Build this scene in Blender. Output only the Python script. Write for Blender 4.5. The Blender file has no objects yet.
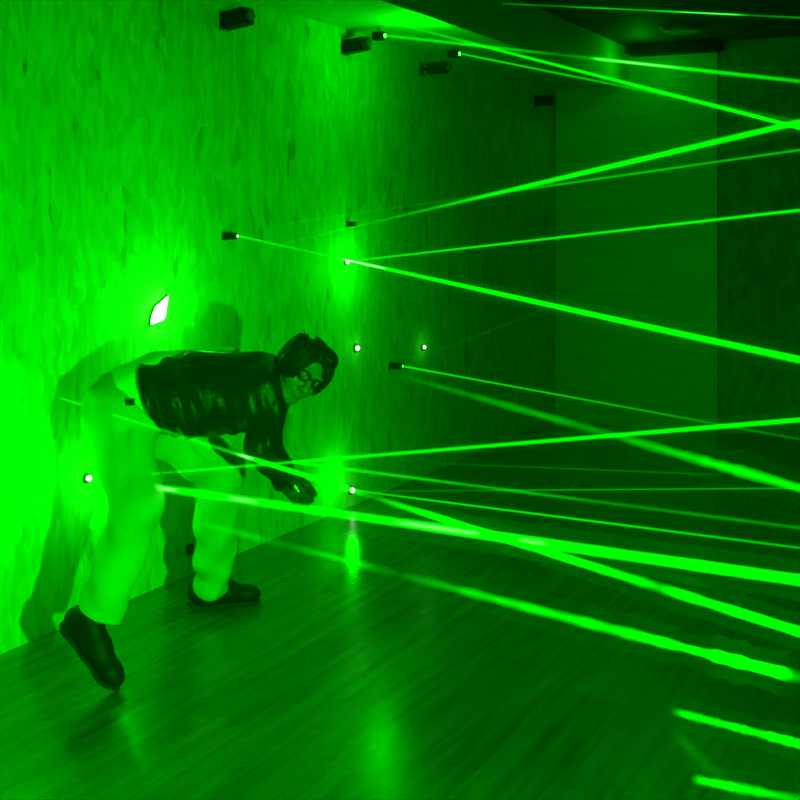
import bpy, bmesh, math, random
import numpy as np
from mathutils import Vector, Matrix
random.seed(7)
S = bpy.context.scene
COL = S.collection
F = 1282.0           # focal length in pixels of the 800 px frame
HAZE_D = 0.009
HC = 1.5             # camera height
HY = 222.0           # horizon row
# ------------------------------------------------------------------ geometry of the place
C0 = Vector((1.17, 9.70, 0))            # corner between the left wall and the back wall
A = Vector((0.4378, 0.8991, 0))         # along the left wall, away from the camera
N = Vector((0.8991, -0.4378, 0))        # out of the left wall, into the room
ROOM_W, ROOM_L, SOF_H, CEIL_H, SOF_W = 4.0, 11.2, 2.51, 2.79, 0.56

def R(s, t, h=0.0):                     # room frame: s out of left wall, t from back wall towards the camera
    v = C0 + N * s - A * t
    return Vector((v.x, v.y, h))

def P(px, py, d):                       # world point seen at (px, py) at depth d
    return Vector(((px - 400) / F * d, d, HC - (py - HY) / F * d))

def wall_pt(px, py, off=0.0):           # point on the left wall
    r = (px - 400) / F
    d = (3.554) / (0.487 - r)
    return P(px, py, d) + N * off

def right_pt(x0, y0, slope, px):        # where a line in view reaches the right wall
    r = (px - 400) / F
    d = 0.894 / (r - 0.487)
    return P(px, y0 + slope * (px - x0), d)

# ------------------------------------------------------------------ object helpers
def tag(o, label=None, cat=None, group=None, kind=None):
    if label: o['label'] = label
    if cat: o['category'] = cat
    if group: o['group'] = group
    if kind: o['kind'] = kind
    return o

def empty(name, loc, label, cat, group=None):
    o = bpy.data.objects.new(name, None)
    o.empty_display_size = 0.1
    o.location = loc
    COL.objects.link(o)
    return tag(o, label, cat, group)

def obj(name, me, mat, parent=None, smooth=False):
    if isinstance(me, bmesh.types.BMesh):
        bm = me
        me = bpy.data.meshes.new(name)
        bmesh.ops.recalc_face_normals(bm, faces=bm.faces[:])
        bm.to_mesh(me); bm.free()
    if smooth:
        me.polygons.foreach_set('use_smooth', [True] * len(me.polygons))
    if mat: me.materials.append(mat)
    o = bpy.data.objects.new(name, me)
    COL.objects.link(o)
    if parent:
        o.parent = parent
    return o

def add_box(bm, lo, hi, mat=Matrix(), bev=0.0):
    r = bmesh.ops.create_cube(bm, size=1.0)
    lo, hi = Vector(lo), Vector(hi)
    c, s = (lo + hi) / 2, hi - lo
    for v in r['verts']:
        v.co = Vector((v.co.x * s.x, v.co.y * s.y, v.co.z * s.z)) + c
    if bev > 0:
        es = list({e for v in r['verts'] for e in v.link_edges})
        rr = bmesh.ops.bevel(bm, geom=es, offset=bev, segments=2, affect='EDGES', profile=0.6)
        vs = list({v for f in rr['faces'] for v in f.verts} | {v for v in r['verts'] if v.is_valid})
    else:
        vs = r['verts']
    for v in vs: v.co = mat @ v.co
    return vs

def add_cyl(bm, p0, p1, r0, r1=None, seg=20, cap=True):
    p0, p1 = Vector(p0), Vector(p1)
    if r1 is None: r1 = r0
    d = p1 - p0
    m = Matrix.Translation((p0 + p1) / 2) @ d.to_track_quat('Z', 'Y').to_matrix().to_4x4()
    bmesh.ops.create_cone(bm, cap_ends=cap, segments=seg, radius1=r0, radius2=r1, depth=d.length, matrix=m)

def quad_prism(pts, h0, h1):
    bm = bmesh.new()
    a = [bm.verts.new((p.x, p.y, h0)) for p in pts]
    b = [bm.verts.new((p.x, p.y, h1)) for p in pts]
    bm.faces.new(a); bm.faces.new(b)
    for i in range(len(pts)):
        j = (i + 1) % len(pts)
        bm.faces.new((a[i], a[j], b[j], b[i]))
    return bm

def room_box(s0, s1, t0, t1, h0, h1):
    return quad_prism([R(s0, t0), R(s1, t0), R(s1, t1), R(s0, t1)], h0, h1)

# ------------------------------------------------------------------ materials
def new_mat(name):
    m = bpy.data.materials.new(name); m.use_nodes = True
    nt = m.node_tree; nt.nodes.clear()
    out = nt.nodes.new('ShaderNodeOutputMaterial')
    return m, nt, out

def nd(nt, typ, **kw):
    n = nt.nodes.new(typ)
    for k, v in kw.items():
        if k in n.inputs: n.inputs[k].default_value = v
        else: setattr(n, k, v)
    return n

def basic(name, col, rough=0.5, metal=0.0, spec=0.5, noise=0.0, nscale=20.0, bump=0.0, bscale=60.0, coat=0.0):
    m, nt, out = new_mat(name)
    b = nd(nt, 'ShaderNodeBsdfPrincipled', Roughness=rough, Metallic=metal)
    b.inputs['Specular IOR Level'].default_value = spec
    b.inputs['Coat Weight'].default_value = coat
    b.inputs['Base Color'].default_value = (*col, 1)
    nt.links.new(b.outputs[0], out.inputs[0])
    tc = nd(nt, 'ShaderNodeTexCoord')
    if noise:
        n = nd(nt, 'ShaderNodeTexNoise', Scale=nscale, Detail=4.0)
        nt.links.new(tc.outputs['Object'], n.inputs['Vector'])
        r = nd(nt, 'ShaderNodeValToRGB')
        r.color_ramp.elements[0].position = 0.3; r.color_ramp.elements[1].position = 0.7
        r.color_ramp.elements[0].color = (*[c * (1 - noise) for c in col], 1)
        r.color_ramp.elements[1].color = (*[min(1, c * (1 + noise)) for c in col], 1)
        nt.links.new(n.outputs['Fac'], r.inputs[0]); nt.links.new(r.outputs[0], b.inputs['Base Color'])
    if bump:
        n = nd(nt, 'ShaderNodeTexNoise', Scale=bscale, Detail=3.0)
        nt.links.new(tc.outputs['Object'], n.inputs['Vector'])
        bp = nd(nt, 'ShaderNodeBump', Strength=bump, Distance=0.01)
        nt.links.new(n.outputs['Fac'], bp.inputs['Height']); nt.links.new(bp.outputs[0], b.inputs['Normal'])
    return m

def emis(name, col, strength):
    m, nt, out = new_mat(name)
    e = nd(nt, 'ShaderNodeEmission', Strength=strength)
    e.inputs[0].default_value = (*col, 1)
    nt.links.new(e.outputs[0], out.inputs[0])
    return m

def room_coords(nt):
    """coordinates aligned with the left wall: X out of it, Y along it, Z up"""
    g = nd(nt, 'ShaderNodeNewGeometry')
    mp = nd(nt, 'ShaderNodeMapping', vector_type='POINT')
    mp.inputs['Rotation'].default_value = (0, 0, math.atan2(A.x, A.y))
    nt.links.new(g.outputs['Position'], mp.inputs['Vector'])
    return mp.outputs[0]

def osb_material(name, lo, hi, scale=1.0):
    """strand board: long chips pressed flat, mostly upright, in many tones"""
    m, nt, out = new_mat(name)
    L = nt.links.new
    v = room_coords(nt)
    warp = nd(nt, 'ShaderNodeTexNoise', Scale=3.0 * scale, Detail=2.0)
    L(v, warp.inputs['Vector'])
    def layer(rot, sc, squash, seed):
        mp = nd(nt, 'ShaderNodeMapping')
        mp.inputs['Rotation'].default_value = (rot, rot * 0.6, 0)
        mp.inputs['Location'].default_value = (seed, seed * 2, seed * 3)
        mp.inputs['Scale'].default_value = (sc, sc, sc * squash)
        add = nd(nt, 'ShaderNodeVectorMath', operation='ADD')
        scl = nd(nt, 'ShaderNodeVectorMath', operation='SCALE'); scl.inputs['Scale'].default_value = 0.16
        L(warp.outputs['Color'], scl.inputs[0]); L(v, add.inputs[0]); L(scl.outputs[0], add.inputs[1])
        L(add.outputs[0], mp.inputs['Vector'])
        vo = nd(nt, 'ShaderNodeTexVoronoi', Scale=1.0); vo.inputs['Randomness'].default_value = 1.0
        L(mp.outputs[0], vo.inputs['Vector'])
        sp = nd(nt, 'ShaderNodeSeparateColor'); L(vo.outputs['Color'], sp.inputs[0])
        return sp.outputs[0], sp.outputs[1], vo.outputs['Distance']
    a, a2, ad = layer(0.42, 25 * scale, 0.28, 1.3)
    b, b2, bd = layer(-0.55, 31 * scale, 0.24, 5.1)
    c, c2, cd = layer(0.9, 32 * scale, 0.34, 9.7)
    # choose which layer is on top by the chips' second random value
    def mixf(f, x, y):
        mx = nd(nt, 'ShaderNodeMix', data_type='FLOAT'); L(f, mx.inputs[0]); L(x, mx.inputs[2]); L(y, mx.inputs[3]); return mx.outputs[0]
    def step(x, t):
        k = nd(nt, 'ShaderNodeMath', operation='GREATER_THAN'); L(x, k.inputs[0]); k.inputs[1].default_value = t; return k.outputs[0]
    t1 = mixf(step(b2, 0.50), a, b)
    t2 = mixf(step(c2, 0.80), t1, c)
    grain = nd(nt, 'ShaderNodeTexNoise', Scale=1.0, Detail=5.0)
    gm = nd(nt, 'ShaderNodeMapping'); gm.inputs['Scale'].default_value = (70, 70, 9)
    L(v, gm.inputs['Vector']); L(gm.outputs[0], grain.inputs['Vector'])
    big = nd(nt, 'ShaderNodeTexNoise', Scale=1.4, Detail=2.0); L(v, big.inputs['Vector'])
    s1 = nd(nt, 'ShaderNodeMath', operation='MULTIPLY_ADD'); L(t2, s1.inputs[0]); s1.inputs[1].default_value = 0.36; s1.inputs[2].default_value = 0.0
    s2 = nd(nt, 'ShaderNodeMath', operation='MULTIPLY_ADD'); L(grain.outputs['Fac'], s2.inputs[0]); s2.inputs[1].default_value = 0.44; L(s1.outputs[0], s2.inputs[2])
    s3 = nd(nt, 'ShaderNodeMath', operation='MULTIPLY_ADD'); L(big.outputs['Fac'], s3.inputs[0]); s3.inputs[1].default_value = 0.5; L(s2.outputs[0], s3.inputs[2])
    # sparse dark gaps between chips
    gap = nd(nt, 'ShaderNodeMath', operation='MULTIPLY_ADD'); L(step(a2, 0.955), gap.inputs[0]); gap.inputs[1].default_value = -0.24; L(s3.outputs[0], gap.inputs[2])
    r = nd(nt, 'ShaderNodeValToRGB')
    e = r.color_ramp.elements
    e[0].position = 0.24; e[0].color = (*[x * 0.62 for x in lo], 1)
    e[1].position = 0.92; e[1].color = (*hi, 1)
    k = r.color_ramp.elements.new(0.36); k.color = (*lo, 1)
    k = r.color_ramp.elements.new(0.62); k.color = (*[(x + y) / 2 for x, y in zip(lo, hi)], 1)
    L(gap.outputs[0], r.inputs[0])
    bs = nd(nt, 'ShaderNodeBsdfPrincipled', Roughness=0.62)
    bs.inputs['Specular IOR Level'].default_value = 0.3
    L(r.outputs[0], bs.inputs['Base Color'])
    bp = nd(nt, 'ShaderNodeBump', Strength=0.2, Distance=0.004)
    L(s2.outputs[0], bp.inputs['Height']); L(bp.outputs[0], bs.inputs['Normal'])
    L(bs.outputs[0], out.inputs[0])
    return m

def floor_material():
    m, nt, out = new_mat('laminate_planks')
    L = nt.links.new
    v = room_coords(nt)
    mp = nd(nt, 'ShaderNodeMapping'); mp.inputs['Rotation'].default_value = (0, 0, math.pi / 2)
    L(v, mp.inputs['Vector'])
    br = nd(nt, 'ShaderNodeTexBrick', Scale=1.0)
    br.inputs['Color1'].default_value = (0.22, 0.22, 0.22, 1); br.inputs['Color2'].default_value = (0.30, 0.30, 0.30, 1)
    br.inputs['Mortar'].default_value = (0.12, 0.12, 0.12, 1)
    br.inputs['Mortar Size'].default_value = 0.002
    br.inputs['Brick Width'].default_value = 1.3; br.inputs['Row Height'].default_value = 0.19
    L(mp.outputs[0], br.inputs['Vector'])
    gm = nd(nt, 'ShaderNodeMapping'); gm.inputs['Scale'].default_value = (26, 1.6, 1)
    gr = nd(nt, 'ShaderNodeTexNoise', Scale=1.0, Detail=6.0); gr.inputs['Distortion'].default_value = 0.6
    L(v, gm.inputs['Vector']); L(gm.outputs[0], gr.inputs['Vector'])
    r = nd(nt, 'ShaderNodeValToRGB')
    r.color_ramp.elements[0].position = 0.3; r.color_ramp.elements[0].color = (0.45, 0.45, 0.45, 1)
    r.color_ramp.elements[1].position = 0.75; r.color_ramp.elements[1].color = (1.3, 1.3, 1.3, 1)
    L(gr.outputs['Fac'], r.inputs[0])
    mu = nd(nt, 'ShaderNodeMix', data_type='RGBA', blend_type='MULTIPLY'); mu.inputs[0].default_value = 1
    L(br.outputs['Color'], mu.inputs[6]); L(r.outputs[0], mu.inputs[7])
    tint = nd(nt, 'ShaderNodeMix', data_type='RGBA', blend_type='MULTIPLY'); tint.inputs[0].default_value = 1
    tint.inputs[7].default_value = (0.75, 0.52, 0.36, 1)
    L(mu.outputs[2], tint.inputs[6])
    bs = nd(nt, 'ShaderNodeBsdfPrincipled', Roughness=0.3)
    bs.inputs['Specular IOR Level'].default_value = 0.5
    L(tint.outputs[2], bs.inputs['Base Color'])
    rr = nd(nt, 'ShaderNodeMapRange'); rr.inputs['To Min'].default_value = 0.14; rr.inputs['To Max'].default_value = 0.30
    L(gr.outputs['Fac'], rr.inputs[0]); L(rr.outputs[0], bs.inputs['Roughness'])
    bp = nd(nt, 'ShaderNodeBump', Strength=0.06, Distance=0.004)
    L(gr.outputs['Fac'], bp.inputs['Height']); L(bp.outputs[0], bs.inputs['Normal'])
    L(bs.outputs[0], out.inputs[0])
    return m

def sheet_material():
    m, nt, out = new_mat('plain_sheet')
    L = nt.links.new
    v = room_coords(nt)
    mp = nd(nt, 'ShaderNodeMapping'); mp.inputs['Scale'].default_value = (1.2, 1.2, 40)
    n = nd(nt, 'ShaderNodeTexNoise', Scale=1.0, Detail=3.0)
    L(v, mp.inputs['Vector']); L(mp.outputs[0], n.inputs['Vector'])
    r = nd(nt, 'ShaderNodeValToRGB')
    r.color_ramp.elements[0].position = 0.3; r.color_ramp.elements[0].color = (0.50, 0.46, 0.38, 1)
    r.color_ramp.elements[1].position = 0.7; r.color_ramp.elements[1].color = (0.62, 0.58, 0.50, 1)
    L(n.outputs['Fac'], r.inputs[0])
    bs = nd(nt, 'ShaderNodeBsdfPrincipled', Roughness=0.4)
    L(r.outputs[0], bs.inputs['Base Color']); L(bs.outputs[0], out.inputs[0])
    return m

def beam_material():
    m, nt, out = new_mat('laser_light_in_haze')
    at = nd(nt, 'ShaderNodeAttribute', attribute_name='glow')
    e = nd(nt, 'ShaderNodeEmission', Strength=1.0)
    nt.links.new(at.outputs['Color'], e.inputs[0])
    tr = nd(nt, 'ShaderNodeBsdfTransparent')
    ad = nd(nt, 'ShaderNodeAddShader')
    nt.links.new(tr.outputs[0], ad.inputs[0]); nt.links.new(e.outputs[0], ad.inputs[1])
    nt.links.new(ad.outputs[0], out.inputs[0])
    try: m.cycles.emission_sampling = 'NONE'
    except Exception: pass
    return m

M_OSB = osb_material('strand_board', (0.55, 0.42, 0.26), (0.82, 0.72, 0.50))
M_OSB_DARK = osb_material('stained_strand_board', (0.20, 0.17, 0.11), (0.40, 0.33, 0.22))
M_FLOOR = floor_material()
M_SOFFIT = basic('white_paint', (0.62, 0.62, 0.60), 0.55, noise=0.06, nscale=3)
M_CEIL = basic('black_ceiling_paint', (0.045, 0.045, 0.045), 0.7, noise=0.3, nscale=4)
M_SHEET = sheet_material()
M_BLACK = basic('black_plastic', (0.008, 0.008, 0.008), 0.55, spec=0.2, bump=0.05)
M_METAL = basic('dull_metal', (0.20, 0.20, 0.20), 0.4, metal=0.9, noise=0.1)
M_BEAM = beam_material()
M_HOT = emis('laser_aperture', (1.0, 1.0, 0.85), 2.5)
M_LENS = emis('laser_lens', (0.1, 1.0, 0.1), 3.0)
M_JACKET = basic('dark_leather', (0.012, 0.011, 0.010), 0.46, spec=0.3, bump=0.7, bscale=26)
M_SHIRT = basic('pale_cotton', (0.85, 0.85, 0.82), 0.85, bump=0.2, bscale=90)
M_TROUSERS = basic('light_twill', (0.55, 0.50, 0.40), 0.85, bump=0.25, bscale=40, noise=0.08, nscale=8)
M_SKIN = basic('skin', (0.42, 0.15, 0.14), 0.5, noise=0.08, nscale=25)
M_HAIR = basic('dark_hair', (0.006, 0.005, 0.005), 0.6, spec=0.3, bump=0.4, bscale=120)
M_SHOE = basic('black_shoe_leather', (0.008, 0.006, 0.006), 0.6, spec=0.25, bump=0.1)
M_SOLE = basic('dark_rubber', (0.015, 0.013, 0.012), 0.7)
M_GLASSES = basic('dark_frame', (0.012, 0.012, 0.014), 0.25)
M_BELT = basic('belt_leather', (0.02, 0.015, 0.01), 0.4)
M_STEEL = basic('polished_steel', (0.7, 0.7, 0.7), 0.2, metal=1.0)

# ------------------------------------------------------------------ the room
def struct(name, bm, mat):
    return tag(obj(name, bm, mat), kind='structure')
TH = 0.08
struct('floor', room_box(-TH, ROOM_W + TH, -TH, ROOM_L + TH, -0.06, 0.0), M_FLOOR)
struct('wall_left', room_box(-TH, 0, -TH, ROOM_L + TH, 0, CEIL_H), M_OSB)
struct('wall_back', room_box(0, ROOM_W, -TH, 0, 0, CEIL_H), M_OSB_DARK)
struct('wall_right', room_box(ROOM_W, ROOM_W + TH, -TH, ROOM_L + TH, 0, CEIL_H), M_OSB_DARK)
struct('wall_front', room_box(0, ROOM_W, ROOM_L, ROOM_L + TH, 0, CEIL_H), M_OSB_DARK)
struct('ceiling', room_box(-TH, ROOM_W + TH, -TH, ROOM_L + TH, CEIL_H, CEIL_H + 0.06), M_CEIL)
struct('trim_1', room_box(0, SOF_W, 0, ROOM_L, SOF_H, CEIL_H), M_SOFFIT)       # boxed soffit along the left wall

o = obj('wall_panel', room_box(0.012, 1.225, 0.0, 0.018, 0.0, CEIL_H - 0.002), M_SHEET)
# cut the sheet round the soffit
bm = bmesh.new()
prof = [(0.012, 0.0), (1.225, 0.0), (1.225, CEIL_H - 0.002), (SOF_W + 0.002, CEIL_H - 0.002), (SOF_W + 0.002, SOF_H - 0.002), (0.012, SOF_H - 0.002)]
f = [bm.verts.new(R(s, 0.0, h)) for s, h in prof]; g = [bm.verts.new(R(s, 0.018, h)) for s, h in prof]
bm.faces.new(f); bm.faces.new(g)
for i in range(6):
    j = (i + 1) % 6; bm.faces.new((f[i], f[j], g[j], g[i]))
bmesh.ops.recalc_face_normals(bm, faces=bm.faces[:]); bm.to_mesh(o.data); bm.free()
tag(o, 'tall smooth pale sheet panel covering the far corner of the back wall', 'wall panel')
bm = room_box(1.70, 2.95, 0.0, 0.02, 0.0, CEIL_H - 0.002)
o = obj('wall_panel', bm, M_OSB_DARK)
tag(o, 'dark rough strand board panel at the right edge of the back wall', 'wall panel')

# dark slim fitting under the black ceiling near the back wall
bm = bmesh.new()
q0, q1 = R(0.62, 0.10), R(1.28, 0.10)
ang = math.atan2((q1 - q0).y, (q1 - q0).x)
T = Matrix.Translation((q0.x, q0.y, 0)) @ Matrix.Rotation(ang, 4, 'Z')
add_box(bm, (0, -0.05, CEIL_H - 0.085), (0.66, 0.05, CEIL_H), T, 0.012)
tag(obj('ceiling_track', bm, M_BLACK), 'black slim track under the dark ceiling above the pale panel', 'ceiling track')

# round dull light on the black ceiling
dl = P(682, 27, 0)
d = (CEIL_H - HC) * F / (HY - 27)
c = P(682, 27, d)
e = empty('ceiling_light', (c.x, c.y, CEIL_H), 'round unlit grey disc light on the black ceiling', 'ceiling light')
bm = bmesh.new(); add_cyl(bm, (0, 0, -0.03), (0, 0, 0), 0.13, 0.15, 32); obj('rim', bm, M_METAL, e, False)
bm = bmesh.new(); add_cyl(bm, (0, 0, -0.036), (0, 0, -0.03), 0.10, 0.11, 32)
obj('diffuser', bm, basic('frosted_cover', (0.55, 0.55, 0.55), 0.4), e)

# ------------------------------------------------------------------ wall fittings
FG = 'laser units mounted on the left wall'
def frame_at(pos, direction):
    d = Vector(direction).normalized()
    return Matrix.Translation(pos) @ d.to_track_quat('X', 'Z').to_matrix().to_4x4()

def emitter(pos, direction, label, size=1.0, lit=None, arm=0.0, group=FG):
    """box-shaped laser unit on a small plate; +X of its frame points into the room"""
    e = empty('laser_emitter', pos, label, 'laser emitter', group)
    base = Matrix.Rotation(math.atan2(N.y, N.x), 4, 'Z')
    dloc = Vector(direction).normalized().to_track_quat('X', 'Z').to_matrix().to_4x4()
    k = size
    bm = bmesh.new(); add_box(bm, (0, -0.03 * k, -0.035 * k), (0.006, 0.03 * k, 0.035 * k), base, 0.002)
    obj('mounting_plate', bm, M_METAL, e)
    c = base @ Vector((0.02 * k + arm, 0, 0))
    bm = bmesh.new(); add_cyl(bm, base @ Vector((0.004, 0, 0)), c, 0.008 * k, seg=12)
    obj('bracket', bm, M_BLACK, e)
    T = Matrix.Translation(c) @ dloc
    bm = bmesh.new(); add_box(bm, (-0.025 * k, -0.028 * k, -0.028 * k), (0.085 * k, 0.028 * k, 0.028 * k), T, 0.006 * k)
    obj('housing', bm, M_BLACK, e)
    bm = bmesh.new(); add_cyl(bm, T @ Vector((0.085 * k, 0, 0)), T @ Vector((0.10 * k, 0, 0)), 0.017 * k, seg=16)
    obj('nozzle', bm, M_METAL, e)
    if lit is not None:
        bm = bmesh.new(); add_cyl(bm, T @ Vector((0.100 * k, 0, 0)), T @ Vector((0.103 * k, 0, 0)), 0.011 * k, seg=16)
        obj('lens', bm, lit, e)
    return T @ Vector((0.11 * k, 0, 0)) + Vector(pos)

def dot_emitter(px, py, label, r=0.009, group=FG):
    p = wall_pt(px, py)
    e = empty('laser_emitter', p, label, 'laser emitter', group)
    base = Matrix.Rotation(math.atan2(N.y, N.x), 4, 'Z')
    bm = bmesh.new(); add_cyl(bm, base @ Vector((0, 0, 0)), base @ Vector((0.012, 0, 0)), r * 2.0, r * 1.7, 20); obj('collar', bm, M_METAL, e)
    bm = bmesh.new(); bmesh.ops.create_uvsphere(bm, u_segments=16, v_segments=10, radius=r, matrix=Matrix.Translation(base @ Vector((0.014, 0, 0))))
    obj('lens', bm, M_HOT, e, True)
    return p + N * 0.02

emitter(wall_pt(224, 21), (0.80, -0.55, 0.10), 'large black laser unit high on the wall at the very top of the photo', 1.35)
emitter(wall_pt(344, 47), (0.70, -0.5, 0.08), 'black box laser unit under the soffit with a tilted bracket', 1.2, arm=0.02)
emitter(wall_pt(421, 69), (0.9, -0.4, 0.02), 'small flat black laser unit under the soffit, farther along the wall', 1.15, arm=0.05)
emitter(wall_pt(535, 101), (0.85, -0.5, 0), 'black square laser unit beside the far room corner', 1.35)
def soffit_unit(px, py, label):
    d = (SOF_H - 0.05 - HC) * F / (HY - py)
    p = P(px, py, d)
    e = empty('laser_emitter', (p.x, p.y, SOF_H), label, 'laser emitter', 'laser units under the soffit')
    bm = bmesh.new(); add_cyl(bm, (0, 0, -0.035), (0, 0, 0), 0.010, seg=12); obj('stem', bm, M_METAL, e)
    T = Matrix.Translation((0, 0, -0.05)) @ Matrix.Rotation(-0.35, 4, 'Z')
    bm = bmesh.new(); add_box(bm, (-0.035, -0.022, -0.022), (0.03, 0.022, 0.022), T, 0.006); obj('housing', bm, M_BLACK, e)
    bm = bmesh.new(); add_cyl(bm, T @ Vector((0.03, 0, 0)), T @ Vector((0.036, 0, 0)), 0.012, seg=14); obj('lens', bm, M_LENS, e)
    return p + (T.to_3x3() @ Vector((0.04, 0, 0)))
E1 = soffit_unit(379, 36, 'small black laser head hanging under the soffit, nearer one')
E2 = soffit_unit(454, 54, 'small black laser head hanging under the soffit, farther one')
E3 = emitter(wall_pt(224, 236), (0.95, -0.3, 0), 'small laser unit with glowing tip on the wall above the pointed mirror', 0.55, M_HOT)
emitter(wall_pt(347, 224), (0.9, -0.3, 0), 'tiny dark laser unit on the wall just above the widest glow', 0.45)
E4 = emitter(wall_pt(390, 366), (0.95, -0.2, 0), 'small dark laser unit on the wall right of two glowing dots', 0.62, M_LENS)
D1 = dot_emitter(355, 348, "white glowing laser dot on the wall beside the person's head", 0.013)
D2 = dot_emitter(422, 347, 'dimmer glowing laser dot on the wall, right of the head-high one', 0.011)
D3 = dot_emitter(350, 490, 'glowing laser dot low on the wall near the floor', 0.013)
D4 = dot_emitter(86, 478, 'bright white laser dot on the wall behind the bent trailing leg', 0.011)
D5 = dot_emitter(345, 262, 'glowing laser aperture amid the wide wall glow above the head', 0.010)

# pointed mirror shard above the person's back, its laser reflection given as emission
pm = wall_pt(157, 312)
e = empty('wall_mirror', pm, 'small pointed white glowing mirror on the wall above the lower back', 'mirror')
outline = [(-0.030, -0.047), (-0.028, -0.018), (-0.014, 0.022), (0.006, 0.038), (0.034, 0.062), (0.026, 0.012), (0.022, -0.018), (0.012, -0.035)]
def shard(o_, x0, x1, k):
    bm = bmesh.new()
    # spread along the wall so it reads at its real slant
    f = [bm.verts.new(A * (y * 1.75 * k) + N * x0 + Vector((0, 0, z * 1.0 * k))) for y, z in o_]
    g = [bm.verts.new(A * (y * 1.75 * k) + N * x1 + Vector((0, 0, z * 1.0 * k))) for y, z in o_]
    bm.faces.new(f); bm.faces.new(g)
    for i in range(len(o_)):
        j = (i + 1) % len(o_); bm.faces.new((f[i], f[j], g[j], g[i]))
    return bm
obj('backing', shard(outline, 0.0, 0.010, 1.12), M_METAL, e)
obj('mirror_face', shard(outline, 0.010, 0.014, 1.0), emis('mirror_reflection_emission', (1.0, 1.0, 0.93), 5.0), e)

# small dark outlet low on the wall between the legs
pp = wall_pt(189, 549)
e = empty('wall_socket', pp, 'small dark socket low on the wall between the legs', 'socket')
base = Matrix.Rotation(math.atan2(N.y, N.x), 4, 'Z')
bm = bmesh.new(); add_box(bm, (0, -0.022, -0.022), (0.010, 0.022, 0.022), base, 0.004); obj('plate', bm, M_BLACK, e)
bm = bmesh.new(); add_cyl(bm, base @ Vector((0.010, 0, 0)), base @ Vector((0.013, 0, 0)), 0.012, seg=16); obj('insert', bm, M_METAL, e)

# ------------------------------------------------------------------ laser beams
GAIN = 0.42
BG = 'green laser beams crossing the room'
def smooth_noise(n, step, rng):
    k = rng.random(int(n / step) + 3)
    x = np.arange(n) / step
    i = x.astype(int); f = x - i; f = f * f * (3 - 2 * f)
    return k[i] * (1 - f) + k[i + 1] * f

def beam(p0, p1, w0, w1, prof, label, rough=0.0, white=(), seed=1, nseg=160, shells=(3.2, 1.0, 0.72, 0.44, 0.2), halo=0.05):
    """A straight laser beam: concentric clear sheaths of light. w0, w1 = width in metres at its two ends.
    prof = [(view column, strength)...]: where the haze is thick the beam shows strongly."""
    p0, p1 = Vector(p0), Vector(p1)
    rng = np.random.default_rng(seed)
    d = (p1 - p0).normalized()
    s1 = d.cross(Vector((0, 0, 1))).normalized(); s2 = s1.cross(d)
    # sections spaced evenly along the view so that noise stays fine where it shows
    def px(p): return 400 + F * p.x / p.y
    x0, x1 = px(p0), min(px(p1), 1000)
    ts = []
    for i in range(nseg + 1):
        X = x0 + (x1 - x0) * i / nseg
        r = (X - 400) / F
        t = (r * p0.y - p0.x) / ((p1.x - p0.x) - r * (p1.y - p0.y))
        ts.append(min(max(t, 0), 1))
    if px(p1) > 1000: ts.append(1.0)
    n = len(ts)
    nz = 0.6 * smooth_noise(n, 9, rng) + 0.4 * smooth_noise(n, 3, rng)
    rz = 0.5 * smooth_noise(n, 7, rng) + 0.5 * smooth_noise(n, 2.2, rng)
    xs = [a for a, b in prof]; ys = [b for a, b in prof]
    verts, faces, cols = [], [], []
    K = 12
    for si, sh in enumerate(shells):
        b0 = len(verts)
        for i, t in enumerate(ts):
            c = p0.lerp(p1, t); X = px(c)
            s = float(np.interp(X, xs, ys))
            s *= (1 - rough) + rough * 2 * nz[i]
            s = max(s, 0) * GAIN
            w = (w0 + (w1 - w0) * t) / 2 * sh * (1 - 0.6 * rough + 1.1 * rough * rz[i])
            wh = 0.0
            for (a, b, v) in white:
                if a <= X <= b: wh = v * math.sin(math.pi * (X - a) / (b - a)) ** 0.5
            inner = si >= len(shells) - 2
            g_ = halo if si == 0 else (1.0 if si < 4 else 0.75)
            col = (s * wh if inner else 0, s * g_, s * wh * 0.85 if inner else 0, 1)
            for k in range(K):
                a = 2 * math.pi * k / K
                verts.append(c + (s1 * math.cos(a) + s2 * math.sin(a)) * w)
                cols.append(col)
        for i in range(n - 1):
            for k in range(K):
                k2 = (k + 1) % K
                faces.append((b0 + i * K + k, b0 + i * K + k2, b0 + (i + 1) * K + k2, b0 + (i + 1) * K + k))
    me = bpy.data.meshes.new('laser_beam')
    me.from_pydata([tuple(v - p0) for v in verts], [], faces)
    at = me.color_attributes.new('glow', 'FLOAT_COLOR', 'POINT')
    at.data.foreach_set('color', [x for c in cols for x in c])
    o = obj('laser_beam', me, M_BEAM, None, True)
    o.location = p0
    tag(o, label, 'laser beam', BG, 'thing')
    o.visible_shadow = True
    return o

def rb(p0xy, p1xy, endx=1400):
    sl = (p1xy[1] - p0xy[1]) / (p1xy[0] - p0xy[0])
    return right_pt(p0xy[0], p0xy[1], sl, endx)

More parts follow.
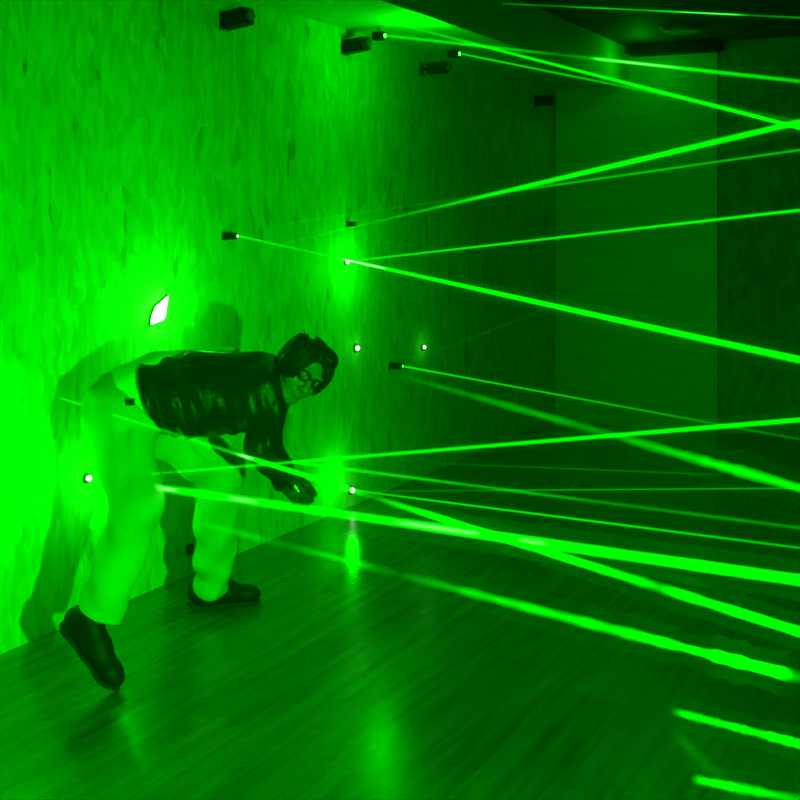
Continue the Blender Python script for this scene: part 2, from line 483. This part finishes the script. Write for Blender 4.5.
# name in words, start point, line in view, far end on the right wall
beam(E1, rb((379, 36), (800, 82)), .016, .018, [(380, .25), (480, .30), (560, .05), (590, .10), (600, .55), (700, .35), (800, .22)],
     'thin beam from the nearer soffit unit, last to leave at upper right', white=[(595, 680, .35)], seed=11)
beam(wall_pt(343, 10) + Vector((0, 0, -0.0)), rb((343, 3), (800, 124)), .014, .018, [(343, .05), (420, .10), (500, .35), (600, .5), (800, .6)],
     'bright beam slanting down from the soffit top to the meeting point at upper right', seed=12)
beam(E2, rb((454, 54), (800, 123)), .013, .015, [(454, .30), (560, .22), (650, .10), (770, .05), (800, .05)],
     'fainter thin beam from the farther soffit unit, just below the bright slanting one', seed=13)
beam(wall_pt(285, 243), rb((285, 243), (800, 122)), .014, .030, [(285, .03), (350, .05), (430, .12), (520, .5), (640, .7), (700, .55), (800, .5)],
     'bright beam climbing to the right to meet the slanting one at the edge', rough=.15, seed=14)
beam(wall_pt(290, 223), rb((340, 216), (800, 150)) , .010, .012, [(246, .03), (480, .04), (520, .10), (560, .18), (700, .12), (800, .15)],
     'faint thin beam climbing right, just below the bright climbing one', rough=.3, seed=15)
beam(wall_pt(350, 261, 0.01), rb((350, 261), (800, 210)), .012, .014, [(350, .25), (480, .35), (600, .35), (800, .4)],
     'single thin clean beam rising gently right across the pale panel, above the thick middle beam', seed=16)
beam(E3, rb((225, 236), (800, 362)), .010, .034, [(228, .45), (255, .25), (330, .06), (345, .9), (420, .55), (500, .9), (640, .7), (720, .45), (800, .45)],
     'thick bright beam slanting down right from the wide wall glow across the pale panel', white=[(343, 385, .8)], seed=17)
beam(wall_pt(345, 262, 0.01), rb((345, 262), (800, 357)), .008, .009, [(345, .0), (600, .05), (680, .2), (800, .3)],
     'hair-thin beam running just above the thick beam across the pale panel', seed=18)
beam(E4, rb((392, 362), (800, 438)), .011, .012, [(392, .45), (450, .30), (600, .16), (700, .08), (800, .05)],
     'thin fading beam leaving the small dark unit right of the glowing dots', seed=19)
beam(wall_pt(402, 376), rb((402, 376), (800, 488)), .040, .050, [(402, .02), (440, .06), (500, .12), (560, .14), (620, .10), (680, .20), (740, .42), (800, .5)],
     'broad blurry smoky beam slanting down right below the thin fading one', rough=.55, seed=20)
beam(wall_pt(435, 352), R(1.9, 0.05, 1.62), .006, .006, [(435, .05), (560, .04), (620, .0), (800, 0)],
     'barely visible thin beam rising right from the dimmer glowing dot', seed=21)
beam(P(152, 474, 4.22), rb((155, 474), (800, 420), 1600), .011, .013, [(155, .12), (230, .25), (300, .3), (480, .38), (800, .55)],
     "clean beam rising right from the person's thigh across the hand and the dark floor", seed=22)
beam(wall_pt(60, 398), rb((60, 398), (800, 632), 2300), .010, .023, [(60, .18), (90, .22), (110, .12), (235, .2), (250, .6), (340, .4), (370, .05), (395, .3), (440, .7), (560, .8), (640, .45), (660, .25), (680, .8), (800, .9)],
     "beam crossing the hip and hand, thickening down to the right edge", rough=.3, white=[(238, 252, .7)], seed=23)
beam(wall_pt(350, 490, .02), rb((350, 490), (800, 548)), .012, .012, [(350, .2), (420, .3), (600, .3), (800, .16)],
     'thin beam fanning right from the low wall dot, steepest of its fan', seed=24)
beam(wall_pt(291, 462, .01), rb((291, 462), (800, 528)), .018, .016, [(291, .25), (380, .25), (500, .15), (600, .08), (800, .08)],
     'soft beam from behind the hand fading to the right above the low fan', rough=.2, seed=25)
beam(wall_pt(352, 491, .02), rb((352, 491), (800, 488)), .008, .008, [(352, .05), (480, .07), (520, .12), (800, .12)],
     'faint nearly level beam running right from the low wall dot', seed=26)
beam(wall_pt(430, 463), rb((430, 463), (700, 474)), .010, .010, [(430, .03), (560, .05), (690, .04), (740, 0)],
     'faintest short level beam over the dark far floor', seed=27)
beam(P(153, 487, 4.20), rb((156, 487), (800, 580), 1500), .028, .034, [(156, .4), (230, .45), (300, .45), (400, .6), (500, .9), (620, .8), (800, .9)],
     "thickest bright beam running from the person's knee down right to the edge", rough=.12, white=[(154, 176, .5), (230, 255, .25), (395, 480, .16), (520, 545, .10)], seed=28)
beam(P(200, 523, 4.76), rb((182, 519), (800, 678), 1500), .030, .036, [(182, .05), (230, .10), (290, .03), (320, .16), (355, .2), (400, .02), (430, .18), (520, .35), (600, .55), (690, .6), (705, .45), (720, .95), (780, .9), (792, .15), (830, .1)],
     'broken patchy beam slanting low over the floor below the thickest beam', rough=.6, seed=29)
def low_beam(a, b, prof, label, seed):
    d0 = (HC - 0.03) * F / (a[1] - HY)
    p0 = P(a[0], a[1], d0)
    sl = (b[1] - a[1]) / (b[0] - a[0])
    p1 = right_pt(a[0], a[1], sl, 1700)
    return beam(p0, p1, .026, .028, prof, label, rough=.4, seed=seed)
low_beam((672, 711), (800, 744), [(672, .0), (684, .45), (740, .5), (760, .35), (775, .8), (800, .8)],
         'short beam low over the floor at the right edge, second from bottom', 30)
low_beam((693, 779), (800, 800), [(693, .0), (704, .5), (730, .55), (745, .3), (760, .4), (800, .2)],
         'short lowest beam at the bottom right corner over the floor', 31)
beam(P(490, 3, 7.28), right_pt(570, 7, 0.047, 1300), .010, .010, [(560, .1), (590, .25), (640, .12), (680, .35), (738, .4), (750, .08), (800, .12)],
     'thin beam skimming the black ceiling at the top of the photo', rough=.3, white=[(680, 740, .3)], seed=32)

# ------------------------------------------------------------------ signed-distance modelling of the person
class Field:
    def __init__(self, lo, hi, h):
        self.h = h; self.lo = np.array(lo, float)
        self.n = np.ceil((np.array(hi, float) - self.lo) / h).astype(int) + 1
        self.d = np.full(self.n, 0.5, np.float32)
    def sub(self, lo, hi):
        a = np.maximum(((np.array(lo) - self.lo) / self.h).astype(int), 0)
        b = np.minimum(((np.array(hi) - self.lo) / self.h).astype(int) + 2, self.n)
        sl = tuple(slice(int(i), int(j)) for i, j in zip(a, b))
        ax = [self.lo[k] + self.h * np.arange(a[k], b[k]) for k in range(3)]
        X, Y, Z = np.meshgrid(*ax, indexing='ij')
        return sl, np.stack([X, Y, Z], -1).astype(np.float32)
    def put(self, sl, d, k, op='add'):
        c = self.d[sl]
        if op == 'add':
            h = np.maximum(k - np.abs(c - d), 0) / max(k, 1e-6)
            self.d[sl] = np.minimum(c, d) - h * h * k * .25
        elif op == 'cut':
            d = -d
            h = np.maximum(k - np.abs(c - d), 0) / max(k, 1e-6)
            self.d[sl] = np.maximum(c, d) + h * h * k * .25
        elif op == 'keep':
            self.d[sl] = np.maximum(c, d)
    def cap(self, a, b, ra, rb_, k=0.03, flat=None, op='add'):
        """tapered capsule; flat=(axis vector, factor) squeezes it along an axis"""
        a = np.array(a, float); b = np.array(b, float)
        m = max(ra, rb_) + 0.07
        sl, p = self.sub(np.minimum(a, b) - m, np.maximum(a, b) + m)
        ab = b - a; L2 = max(float(ab @ ab), 1e-9)
        q = p - a
        if flat is not None:
            ax, fc = np.array(flat[0], float), flat[1]; ax /= np.linalg.norm(ax)
            comp = q @ ax - 0
            t = np.clip((q @ ab) / L2, 0, 1)
            r = q - t[..., None] * ab
            c = r @ ax
            r = r + (c * (1 / fc - 1))[..., None] * ax
            dist = np.sqrt((r ** 2).sum(-1))
            d = (dist - (ra + (rb_ - ra) * t)) * min(1, fc) ** .5
        else:
            t = np.clip((q @ ab) / L2, 0, 1)
            dist = np.sqrt(((q - t[..., None] * ab) ** 2).sum(-1))
            d = dist - (ra + (rb_ - ra) * t)
        self.put(sl, d.astype(np.float32), k, op)
    def ell(self, c, axes, radii, k=0.02, op='add'):
        c = np.array(c, float); rad = np.array(radii, float)
        m = rad.max() + 0.05
        sl, p = self.sub(c - m, c + m)
        q = (p - c) @ np.array(axes, float).T
        k0 = np.sqrt(((q / rad) ** 2).sum(-1)); k1 = np.sqrt(((q / rad ** 2) ** 2).sum(-1)) + 1e-9
        self.put(sl, (k0 * (k0 - 1) / k1).astype(np.float32), k, op)
    def plane(self, c, n, lo=None, hi=None):
        """remove everything on the +n side of the plane"""
        n = np.array(n, float); n /= np.linalg.norm(n)
        if lo is None: lo, hi = self.lo, self.lo + self.h * self.n
        sl, p = self.sub(lo, hi)
        d = (p - np.array(c, float)) @ n
        self.d[sl] = np.maximum(self.d[sl], d.astype(np.float32))
    def ripple(self, fn):
        sl, p = self.sub(self.lo, self.lo + self.h * self.n)
        near = np.abs(self.d) < 0.05
        self.d[near] += fn(p[near]).astype(np.float32)
    def mesh(self, name):
        d = self.d; h = self.h
        ins = d < 0
        c = np.zeros(np.array(d.shape) - 1, np.int8)
        offs = [(i, j, k) for i in (0, 1) for j in (0, 1) for k in (0, 1)]
        sh = c.shape
        def crn(a, o): return a[o[0]:o[0] + sh[0], o[1]:o[1] + sh[1], o[2]:o[2] + sh[2]]
        for o in offs: c += crn(ins, o)
        act = (c > 0) & (c < 8)
        idx = np.argwhere(act)
        vid = np.full(sh, -1, np.int64); vid[act] = np.arange(len(idx))
        acc = np.zeros((len(idx), 3)); cnt = np.zeros(len(idx))
        for a in offs:
            for ax in range(3):
                if a[ax]: continue
                b = list(a); b[ax] = 1
                da = d[idx[:, 0] + a[0], idx[:, 1] + a[1], idx[:, 2] + a[2]]
                db = d[idx[:, 0] + b[0], idx[:, 1] + b[1], idx[:, 2] + b[2]]
                m = (da < 0) != (db < 0)
                t = np.where(m, da / np.where(m, da - db, 1), 0)
                pt = np.tile(np.array(a, float), (len(idx), 1)); pt[:, ax] += t
                acc[m] += pt[m]; cnt[m] += 1
        v = self.lo + h * (idx + acc / cnt[:, None])
        faces = []
        for ax in range(3):
            u, w = (ax + 1) % 3, (ax + 2) % 3
            s0 = [slice(None)] * 3; s1 = [slice(None)] * 3
            s0[ax] = slice(0, -1); s1[ax] = slice(1, None)
            A_, B_ = ins[tuple(s0)], ins[tuple(s1)]
            e = np.argwhere(A_ != B_)
            e = e[(e[:, u] > 0) & (e[:, w] > 0) & (e[:, u] < sh[u]) & (e[:, w] < sh[w])]
            if not len(e): continue
            def g(du, dw):
                q = e.copy(); q[:, u] -= du; q[:, w] -= dw
                return vid[q[:, 0], q[:, 1], q[:, 2]]
            f = np.stack([g(1, 1), g(0, 1), g(0, 0), g(1, 0)], 1)
            fl = ~A_[e[:, 0], e[:, 1], e[:, 2]]
            f[fl] = f[fl][:, ::-1]
            faces.append(f)
        faces = np.concatenate(faces)
        me = bpy.data.meshes.new(name)
        me.vertices.add(len(v)); me.vertices.foreach_set('co', v.astype(np.float32).ravel())
        me.loops.add(len(faces) * 4); me.loops.foreach_set('vertex_index', faces.ravel().astype(np.int32))
        me.polygons.add(len(faces)); me.polygons.foreach_set('loop_start', (np.arange(len(faces)) * 4).astype(np.int32))
        me.update(calc_edges=True); me.validate()
        return me

def V(v): return np.array((v[0], v[1], v[2]), float)
# joints, in metres
PEL = V(P(124, 411, 4.50)); WAI = V(P(160, 396, 4.50)); CHE = V(P(222, 391, 4.50)); UCH = V(P(255, 386, 4.50)); NECK = V(P(277, 379, 4.47))
HEAD = V(P(300, 370, 4.43))
HR = V(P(119, 417, 4.42)); KR = V(P(137, 507, 4.20)); AR = V(P(101, 612, 4.17))
HL = V(P(140, 414, 4.60)); KL = V(P(221, 470, 4.74)); AL = V(P(212, 582, 4.94))
SR = V(P(262, 394, 4.36)); ER = V(P(264, 445, 4.28)); WR = V(P(281, 477, 4.38))
SL = V(P(258, 382, 4.64)); EL = V(P(224, 396, 4.78)); WL = V(P(252, 408, 4.70))
# shoes
TOE_R = V(P(117, 682, 4.10)); HEEL_R = V(P(74, 628, 4.17))
FLOORZ = 0.0
HEEL_L = V(P(198, 604, 4.96)); TOE_L = V(P(254, 596, 5.06)); HEEL_L[2] = 0.045; TOE_L[2] = 0.036

# head frame
u_h = Vector((0.66, 0.0, 0.75)).normalized()
f_h = (Vector((0, -1, 0)) * 0.84 + Vector((0.75, 0, -0.66)) * 0.52).normalized()
f_h = (f_h - u_h * f_h.dot(u_h)).normalized()
s_h = f_h.cross(u_h).normalized()
AX = np.array([list(s_h), list(f_h), list(u_h)])
def H(s, f, u): return HEAD + s * V(s_h) + f * V(f_h) + u * V(u_h)

person = empty('person', (PEL[0], PEL[1], 0), 'person in a dark jacket and light trousers bending low through the beams', 'person')
def pobj(name, me, mat, smooth=True, parent=None):
    base = V(person.location)
    co = np.empty(len(me.vertices) * 3, np.float32); me.vertices.foreach_get('co', co)
    co = co.reshape(-1, 3) - base.astype(np.float32)
    me.vertices.foreach_set('co', co.ravel()); me.update()
    return obj(name, me, mat, parent or person, smooth)

# ---- body: one continuous skin
lo = np.array([-1.35, 3.92, -0.02]); hi = np.array([-0.15, 5.22, 1.22])
b = Field(lo, hi, 0.0052)
b.cap(PEL, WAI, .118, .110, .05, flat=((0, 1, 0), 1.2))
b.cap(WAI, CHE, .105, .118, .06, flat=((0, 1, 0), 1.25))
b.cap(CHE, UCH, .115, .085, .06, flat=((0, 1, 0), 1.3))
b.cap(UCH, SR, .062, .052, .05); b.cap(UCH, SL, .062, .052, .05)
b.cap(UCH, NECK, .075, .056, .05); b.cap(NECK, HEAD, .056, .052, .03)
for h_, k_, a_ in ((HR, KR, AR), (HL, KL, AL)):
    b.cap(PEL, h_, .10, .09, .06); b.cap(h_, k_, .088, .056, .04); b.cap(k_, a_, .056, .036, .03)
for s_, e_, w_ in ((SR, ER, WR), (SL, EL, WL)):
    b.cap(s_, e_, .050, .038, .03); b.cap(e_, w_, .040, .026, .02)
# feet inside the shoes
b.cap(AR, HEEL_R * .6 + TOE_R * .4, .026, .023, .02); b.cap(HEEL_R * .6 + TOE_R * .4, TOE_R * .93 + HEEL_R * .07, .023, .017, .02)
b.cap(AL, HEEL_L * .6 + TOE_L * .4, .026, .023, .02); b.cap(HEEL_L * .6 + TOE_L * .4, TOE_L * .93 + HEEL_L * .07, .023, .017, .02)
# skull, jaw and face
b.ell(H(0, -.012, .030), AX, (.073, .090, .086), .02)
b.ell(H(0, .022, -.030), AX, (.060, .066, .088), .03)
b.ell(H(0, .052, -.088), AX, (.030, .028, .026), .03)          # chin
for s in (-1, 1):
    b.ell(H(s * .036, .058, -.028), AX, (.026, .024, .026), .02)   # cheek
    b.ell(H(s * .030, .096, .012), AX, (.017, .014, .012), .012, 'cut')  # eye socket
    b.ell(H(s * .030, .079, .011), AX, (.013, .013, .012), .004)   # eyeball
    b.ell(H(s * .030, .080, .030), AX, (.022, .010, .006), .010)   # brow
    b.ell(H(s * .076, -.008, -.002), AX, (.009, .020, .031), .006) # ear
    b.ell(H(s * .011, .098, -.032), AX, (.009, .010, .008), .006)  # nostril wing
b.cap(H(0, .084, .014), H(0, .110, -.028), .008, .011, .012)    # nose
b.ell(H(0, .088, -.054), AX, (.024, .009, .006), .006)          # upper lip
b.ell(H(0, .085, -.064), AX, (.020, .009, .006), .006)          # lower lip
b.ell(H(0, .098, -.0585), AX, (.022, .010, .0022), .002, 'cut') # mouth line
# hands: palm, four curled fingers, thumb
def hand(wr, fwd, back, size=1.0, curl=1.0, b=b, g=0.0):
    fwd = np.array(fwd, float); fwd /= np.linalg.norm(fwd)
    back = np.array(back, float); back -= fwd * (back @ fwd); back /= np.linalg.norm(back)
    side = np.cross(fwd, back)
    def q(f, s, u): return wr + (fwd * f + side * s + back * u) * size
    b.cap(q(.0, 0, 0), q(.045, 0, .002), .027 + g, .030 + g, .015)
    for k, s in enumerate((-.030, -.010, .010, .029)):
        L = (.040, .045, .042, .034)[k]
        k0 = q(.080, s, .006); b.cap(q(.035, s * .7, 0), k0, .015 + g, .0105 + g, .008)
        a1 = .75 * curl; k1 = k0 + (fwd * math.cos(a1) - back * math.sin(a1)) * L * size
        a2 = 1.9 * curl; k2 = k1 + (fwd * math.cos(a2) - back * math.sin(a2)) * L * .75 * size
        a3 = 2.9 * curl; k3 = k2 + (fwd * math.cos(a3) - back * math.sin(a3)) * L * .55 * size
        b.cap(k0, k1, .0098 + g, .0090 + g, .004); b.cap(k1, k2, .0090 + g, .0084 + g, .003); b.cap(k2, k3, .0084 + g, .0075 + g, .003)
    t0 = q(.012, -.024, -.006); t1 = q(.045, -.046, -.022); t2 = q(.072, -.040, -.036); t3 = q(.088, -.022, -.046)
    b.cap(t0, t1, .015 + g, .0125 + g, .01); b.cap(t1, t2, .0120 + g, .0105 + g, .004); b.cap(t2, t3, .0102 + g, .0085 + g, .004)
HAND_R = ((.60, -.10, -.45), (.30, -.85, .40), 1.1, .95)
hand(WR, *HAND_R)
hand(WL, (.8, .1, -.35), (0, .9, .2), 0.95, .8)
pobj('body', b.mesh('body'), M_SKIN)
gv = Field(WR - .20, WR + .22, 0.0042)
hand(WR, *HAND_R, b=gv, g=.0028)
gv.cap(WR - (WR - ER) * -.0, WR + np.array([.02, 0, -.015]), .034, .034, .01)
pobj('hand_shell', gv.mesh('hand_shell'), basic('dark_hand_surface', (0.035, 0.030, 0.028), 0.6, bump=0.3, bscale=80))  # dark shell just outside the right hand
bm = bmesh.new()
gq = V(P(296, 489, 4.30)) - V(person.location)
Tg = Matrix.Translation(gq) @ Matrix.Rotation(.9, 4, 'Y')
add_box(bm, (-.014, -.006, -.005), (.014, .004, .005), Tg, .002)
obj('hand_steel_box', bm, M_STEEL, person)  # small steel box set on the dark hand

# ---- trousers
def folds(amp, f1, f2, seed):
    rs = np.random.default_rng(seed); ph = rs.random(6) * 6.28
    def fn(p):
        x, y, z = p[:, 0], p[:, 1], p[:, 2]
        w = np.sin(f1 * z + 9 * np.sin(6 * x + ph[0]) + 5 * np.sin(7 * y) + ph[1]) + .7 * np.sin(f2 * (x + .5 * z) + 6 * np.sin(8 * z + ph[2]) + ph[3]) \
            + .5 * np.sin(f2 * 1.3 * (y - .4 * z) + 4 * np.sin(9 * x + ph[4]) + ph[5])
        return amp * w
    return fn
t = Field(lo, hi, 0.0065)
t.cap(PEL, WAI * .6 + PEL * .4, .132, .132, .05, flat=((0, 1, 0), 1.22))
for h_, k_, a_, s in ((HR, KR, AR, 1.0), (HL, KL, AL, 1.0)):
    t.cap(PEL, h_, .120, .116, .05)
    t.cap(h_, k_, .112, .084, .04)
    t.cap(k_, a_, .084, .072, .03)
t.ripple(folds(.0058, 30, 20, 3))
t.cap(V(P(124, 430, 4.28)), V(P(128, 468, 4.17)), .014, .020, .035, op='cut')
t.cap(V(P(128, 468, 4.17)), V(P(110, 508, 4.10)), .020, .014, .035, op='cut')
t.cap(V(P(196, 446, 4.60)), V(P(226, 474, 4.64)), .010, .012, .025, op='cut')
t.cap(V(P(205, 500, 4.76)), V(P(236, 492, 4.76)), .010, .012, .025, op='cut')
# cuffs and waistband
for k_, a_, ext in ((KR, AR, .02), (KL, AL, .035)):
    dr = a_ - k_; dr /= np.linalg.norm(dr)
    t.plane(a_ + dr * ext, dr, a_ - .16, a_ + .18)
wd = (WAI - PEL) / np.linalg.norm(WAI - PEL)
hemn = np.array([0.85, 0, -0.35])
z_w = V(P(150, 418, 4.5))[2]
t.plane(V(P(131, 393, 4.40)), np.array([.70, 0, .71]), (-1.3, 3.9, z_w), (V(P(200, 400, 4.5))[0], 5.2, 1.3))
trousers = pobj('trousers', t.mesh('trousers'), M_TROUSERS)

# ---- shirt showing between jacket and trousers and along the back
s = Field(lo, hi, 0.0065)
s.cap(V(P(132, 402, 4.5)), V(P(165, 392, 4.52)), .134, .136, .04, flat=((0, 1, 0), 1.25))
s.cap(V(P(165, 392, 4.52)), V(P(228, 381, 4.58)), .136, .122, .04, flat=((0, 1, 0), 1.2))
s.ripple(folds(.002, 50, 40, 8))
s.plane(V(P(126, 393, 4.40)), np.array([-.70, 0, -.71]))
s.plane(V(P(238, 392, 4.5)), np.array([1, 0, .1]))
pobj('shirt', s.mesh('shirt'), M_SHIRT)

# ---- belt buckle detail
bm = bmesh.new()
bp_ = V(P(131, 402, 4.325)) - V(person.location)
add_box(bm, (bp_[0] - .016, bp_[1] - .012, bp_[2] - .010), (bp_[0] + .014, bp_[1] + .004, bp_[2] + .012), Matrix(), .004)
obj('belt_pouch', bm, M_BELT, person)

# ---- jacket with sleeves
j = Field(lo, hi, 0.0055)
j.cap(V(P(150, 397, 4.47)), V(P(200, 394, 4.47)), .130, .134, .05, flat=((0, 1, 0), 1.28))
j.cap(V(P(200, 394, 4.47)), V(P(246, 391, 4.48)), .134, .128, .06, flat=((0, 1, 0), 1.32))
j.cap(V(P(246, 391, 4.48)), V(P(266, 388, 4.47)), .126, .104, .05, flat=((0, 1, 0), 1.3))
j.cap(UCH, SR, .085, .078, .06); j.cap(UCH, SL, .085, .075, .06)
j.cap(SR, ER, .078, .060, .035); j.cap(ER, WR + (WR - ER) * .15, .062, .044, .03)
j.cap(SL, EL, .075, .058, .03); j.cap(EL, WL, .058, .043, .03)
j.cap(V(P(266, 384, 4.47)), V(P(280, 378, 4.46)), .078, .070, .02, flat=((0, 1, 0), 1.1))   # collar
j.ripple(folds(.0038, 30, 50, 5))
j.ripple(lambda p: .0030 * np.sin(125 * p[:, 0] + 1.2 * np.sin(14 * p[:, 2]) + 20 * p[:, 2]) * np.clip((.97 - p[:, 2]) / .08, 0, 1))
j.plane(V(P(141, 391, 4.33)), np.array([-.92, .10, -.38]) )
nd_ = (HEAD - UCH) / np.linalg.norm(HEAD - UCH)
j.plane(V(P(283, 376, 4.46)), np.array([1, 0, .25]), V(P(270, 420, 4.8)) - np.array([0, .5, 0]), V(P(330, 300, 4.8)) + np.array([0, .2, 0]))
for e_, w_ in ((ER, WR), (EL, WL)):
    dr = w_ - e_; dr /= np.linalg.norm(dr)
    j.plane(w_ + dr * .022, dr, w_ - .09 + dr * .04, w_ + .09 + dr * .04)
pobj('jacket', j.mesh('jacket'), M_JACKET)

# ---- hair
h = Field(HEAD - .19, HEAD + .19, 0.0034)
h.ell(H(0, -.014, .034), AX, (.085, .102, .093), .02)
h.ell(H(-.047, .034, .022), AX, (.042, .062, .076), .02)
h.ell(H(.056, .030, .035), AX, (.050, .066, .085), .02)
h.ell(H(0, -.045, -.03), AX, (.075, .055, .080), .02)
h.ell(H(-.02, .040, .098), AX, (.046, .050, .030), .012)
h.ell(H(.060, .010, .080), AX, (.040, .055, .034), .010)
h.ell(HEAD + np.array([.042, 0, .118]), np.array([[.93, 0, -.35], [0, 1, 0], [.35, 0, .93]]), (.013, .17, .026), .010, 'cut')       # parting notch
def strands(p):
    q = (p - HEAD) @ AX.T
    a = np.arctan2(q[:, 0], q[:, 1] + .02)
    return .0014 * np.sin(a * 26 + 30 * q[:, 2]) + .0007 * np.sin(a * 53 + 90 * q[:, 2])
h.ripple(strands)
h.ell(H(-.002, .112, .000), AX, (.056, .080, .082), .006, 'cut')     # the face stays clear
h.ell(H(0, .060, -.100), AX, (.11, .09, .075), .006, 'cut')
pobj('hair', h.mesh('hair'), M_HAIR)

# ---- glasses
gl = Field(HEAD - .17, HEAD + .17, 0.0022)
for s_ in (-1, 1):
    pts = [H(s_ * (.033 + .023 * math.cos(a)), .101 - .10 * abs(.033 + .023 * math.cos(a)) ** 1.3, .010 + .016 * math.sin(a)) for a in np.linspace(0, 2 * math.pi, 17)]
    for a_, b_ in zip(pts[:-1], pts[1:]): gl.cap(a_, b_, .0040, .0040, .002)
    gl.cap(H(s_ * .056, .094, .016), H(s_ * .079, .055, .014), .0034, .0032, .002)
    gl.cap(H(s_ * .079, .055, .014), H(s_ * .082, -.012, .008), .0032, .0030, .002)
gl.cap(H(-.011, .104, .014), H(.011, .104, .014), .0032, .0032, .002)
pobj('glasses', gl.mesh('glasses'), M_GLASSES)

# ---- shoes
def shoe(heel, toe, upn, ankle):
    fw = toe - heel; L = np.linalg.norm(fw); fw = fw / L
    up = upn - fw * (upn @ fw); up /= np.linalg.norm(up); sd = np.cross(fw, up)
    c = (heel + toe) / 2
    def q(f, s_, u): return heel + fw * f * L + sd * s_ + up * u
    sh = Field(c - .24, c + .24, 0.0045)
    sh.cap(q(.02, 0, .020), q(.50, 0, .015), .042, .038, .03)
    sh.cap(q(.50, 0, .012), q(.90, .003, .002), .042, .036, .03, flat=(up, .85))
    sh.cap(q(.90, .003, .0), q(1.0, .0, -.004), .036, .026, .02, flat=(up, .8))
    sh.cap(q(.04, 0, .030), q(.10, 0, .065), .040, .040, .03)
    sh.cap(q(.12, 0, .060), q(.48, 0, .030), .036, .030, .03)
    sh.plane(q(.5, 0, -.026), -up)
    sh.plane(q(.10, 0, .082), up * .95 - fw * .2)
    up_me = sh.mesh('shoe')
    so = Field(c - .24, c + .24, 0.0045)
    so.cap(q(.02, 0, -.012), q(.45, 0, -.012), .044, .038, .02); so.cap(q(.45, 0, -.012), q(.86, .003, -.012), .040, .045, .02)
    so.cap(q(.86, .003, -.012), q(1.02, 0, -.012), .044, .030, .02)
    so.plane(q(.5, 0, -.024), up); so.plane(q(.5, 0, -.036), -up)
    # heel block
    return up_me, so.mesh('sole')
def settle(me_list, clear=0.0015):
    m = 9
    for me in me_list:
        co = np.empty(len(me.vertices) * 3, np.float32); me.vertices.foreach_get('co', co); m = min(m, co.reshape(-1, 3)[:, 2].min())
    return m
u1, s1_ = shoe(HEEL_R, TOE_R, np.array([.72, -.35, .45]), AR)
u2, s2_ = shoe(HEEL_L, TOE_L, np.array([0, 0, 1.0]), AL)
for uu, ss in ((u1, s1_), (u2, s2_)):
    m = settle((uu, ss))
    for me in (uu, ss):
        co = np.empty(len(me.vertices) * 3, np.float32); me.vertices.foreach_get('co', co)
        co = co.reshape(-1, 3); co[:, 2] += (0.001 - m); me.vertices.foreach_set('co', co.ravel())
    so_ = pobj('shoe', uu, M_SHOE)
    pobj('sole', ss, M_SOLE, parent=so_)

# ------------------------------------------------------------------ light
GREEN = (0.0, 1.0, 0.0)
def lamp(name, loc, power, size=0.05, kind='POINT', aim=None, spot=1.2, blend=0.5, col=GREEN):
    l = bpy.data.lights.new(name, kind)
    l.energy = power; l.color = col; l.shadow_soft_size = size
    o = bpy.data.objects.new(name, l); o.location = loc; COL.objects.link(o)
    if kind == 'SPOT':
        l.spot_size = spot; l.spot_blend = blend
    if aim is not None:
        o.rotation_euler = (Vector(aim) - Vector(loc)).to_track_quat('-Z', 'Y').to_euler()
    return o
lamp('laser_flood', (1.10, 0.70, 1.02), 950, 0.04, 'SPOT', wall_pt(-10, 520), 1.15, 1.0)
lamp('panel_fill', R(3.7, 5.4, 1.5), 38, 0.04, 'SPOT', R(0.7, 0.0, 1.4), 1.1, 1.0)  # unseen fill spot added to lift the back panel
lamp('mirror_glow', wall_pt(157, 312, 0.27), 8, 0.04)
lamp('leg_dot_glow', wall_pt(88, 474, 0.15), 3.0, 0.03)
lamp('edge_fill', wall_pt(-18, 465, 0.17), 4.5, 0.04)  # lamp added out of frame to brighten the left end of the wall
lamp('aperture_glow', wall_pt(345, 266, 0.22), 5.0, 0.03)
lamp('low_dot_glow', wall_pt(332, 480, 0.12), 1.9, 0.02)
lamp('head_dot_glow', wall_pt(355, 348, 0.05), 0.15, 0.01)
lamp('far_dot_glow', wall_pt(422, 347, 0.05), 0.12, 0.01)
lamp('soffit_glow', P(425, 46, 6.4), 9.0, 0.03)
lamp('panel_glow', P(640, 62, 9.0), 1.5, 0.03)

W = bpy.data.worlds.new('World'); S.world = W; W.use_nodes = True
W.node_tree.nodes['Background'].inputs[0].default_value = (0, 0.004, 0, 1)
W.node_tree.nodes['Background'].inputs[1].default_value = 1.0

# thin theatrical haze filling the air
vs = nd(W.node_tree, 'ShaderNodeVolumeScatter', Density=HAZE_D, Anisotropy=0.2)
vs.inputs[0].default_value = (1, 1, 1, 1)
W.node_tree.links.new(vs.outputs[0], W.node_tree.nodes['World Output'].inputs['Volume'])

# ------------------------------------------------------------------ camera and view
cam = bpy.data.cameras.new('camera'); co = bpy.data.objects.new('camera', cam); COL.objects.link(co)
co.location = (0, 0, HC); co.rotation_euler = (math.pi / 2, 0, 0)
cam.sensor_width = 36; cam.lens = F * 36 / 800; cam.shift_y = -(400 - HY) / 800
cam.clip_start = 0.05
S.camera = co
S.view_settings.view_transform = 'Standard'; S.view_settings.look = 'None'
S.view_settings.exposure = 0.0; S.view_settings.gamma = 1.0; S.view_settings.use_curve_mapping = False
S.cycles.transparent_max_bounces = 96
S.cycles.max_bounces = 8
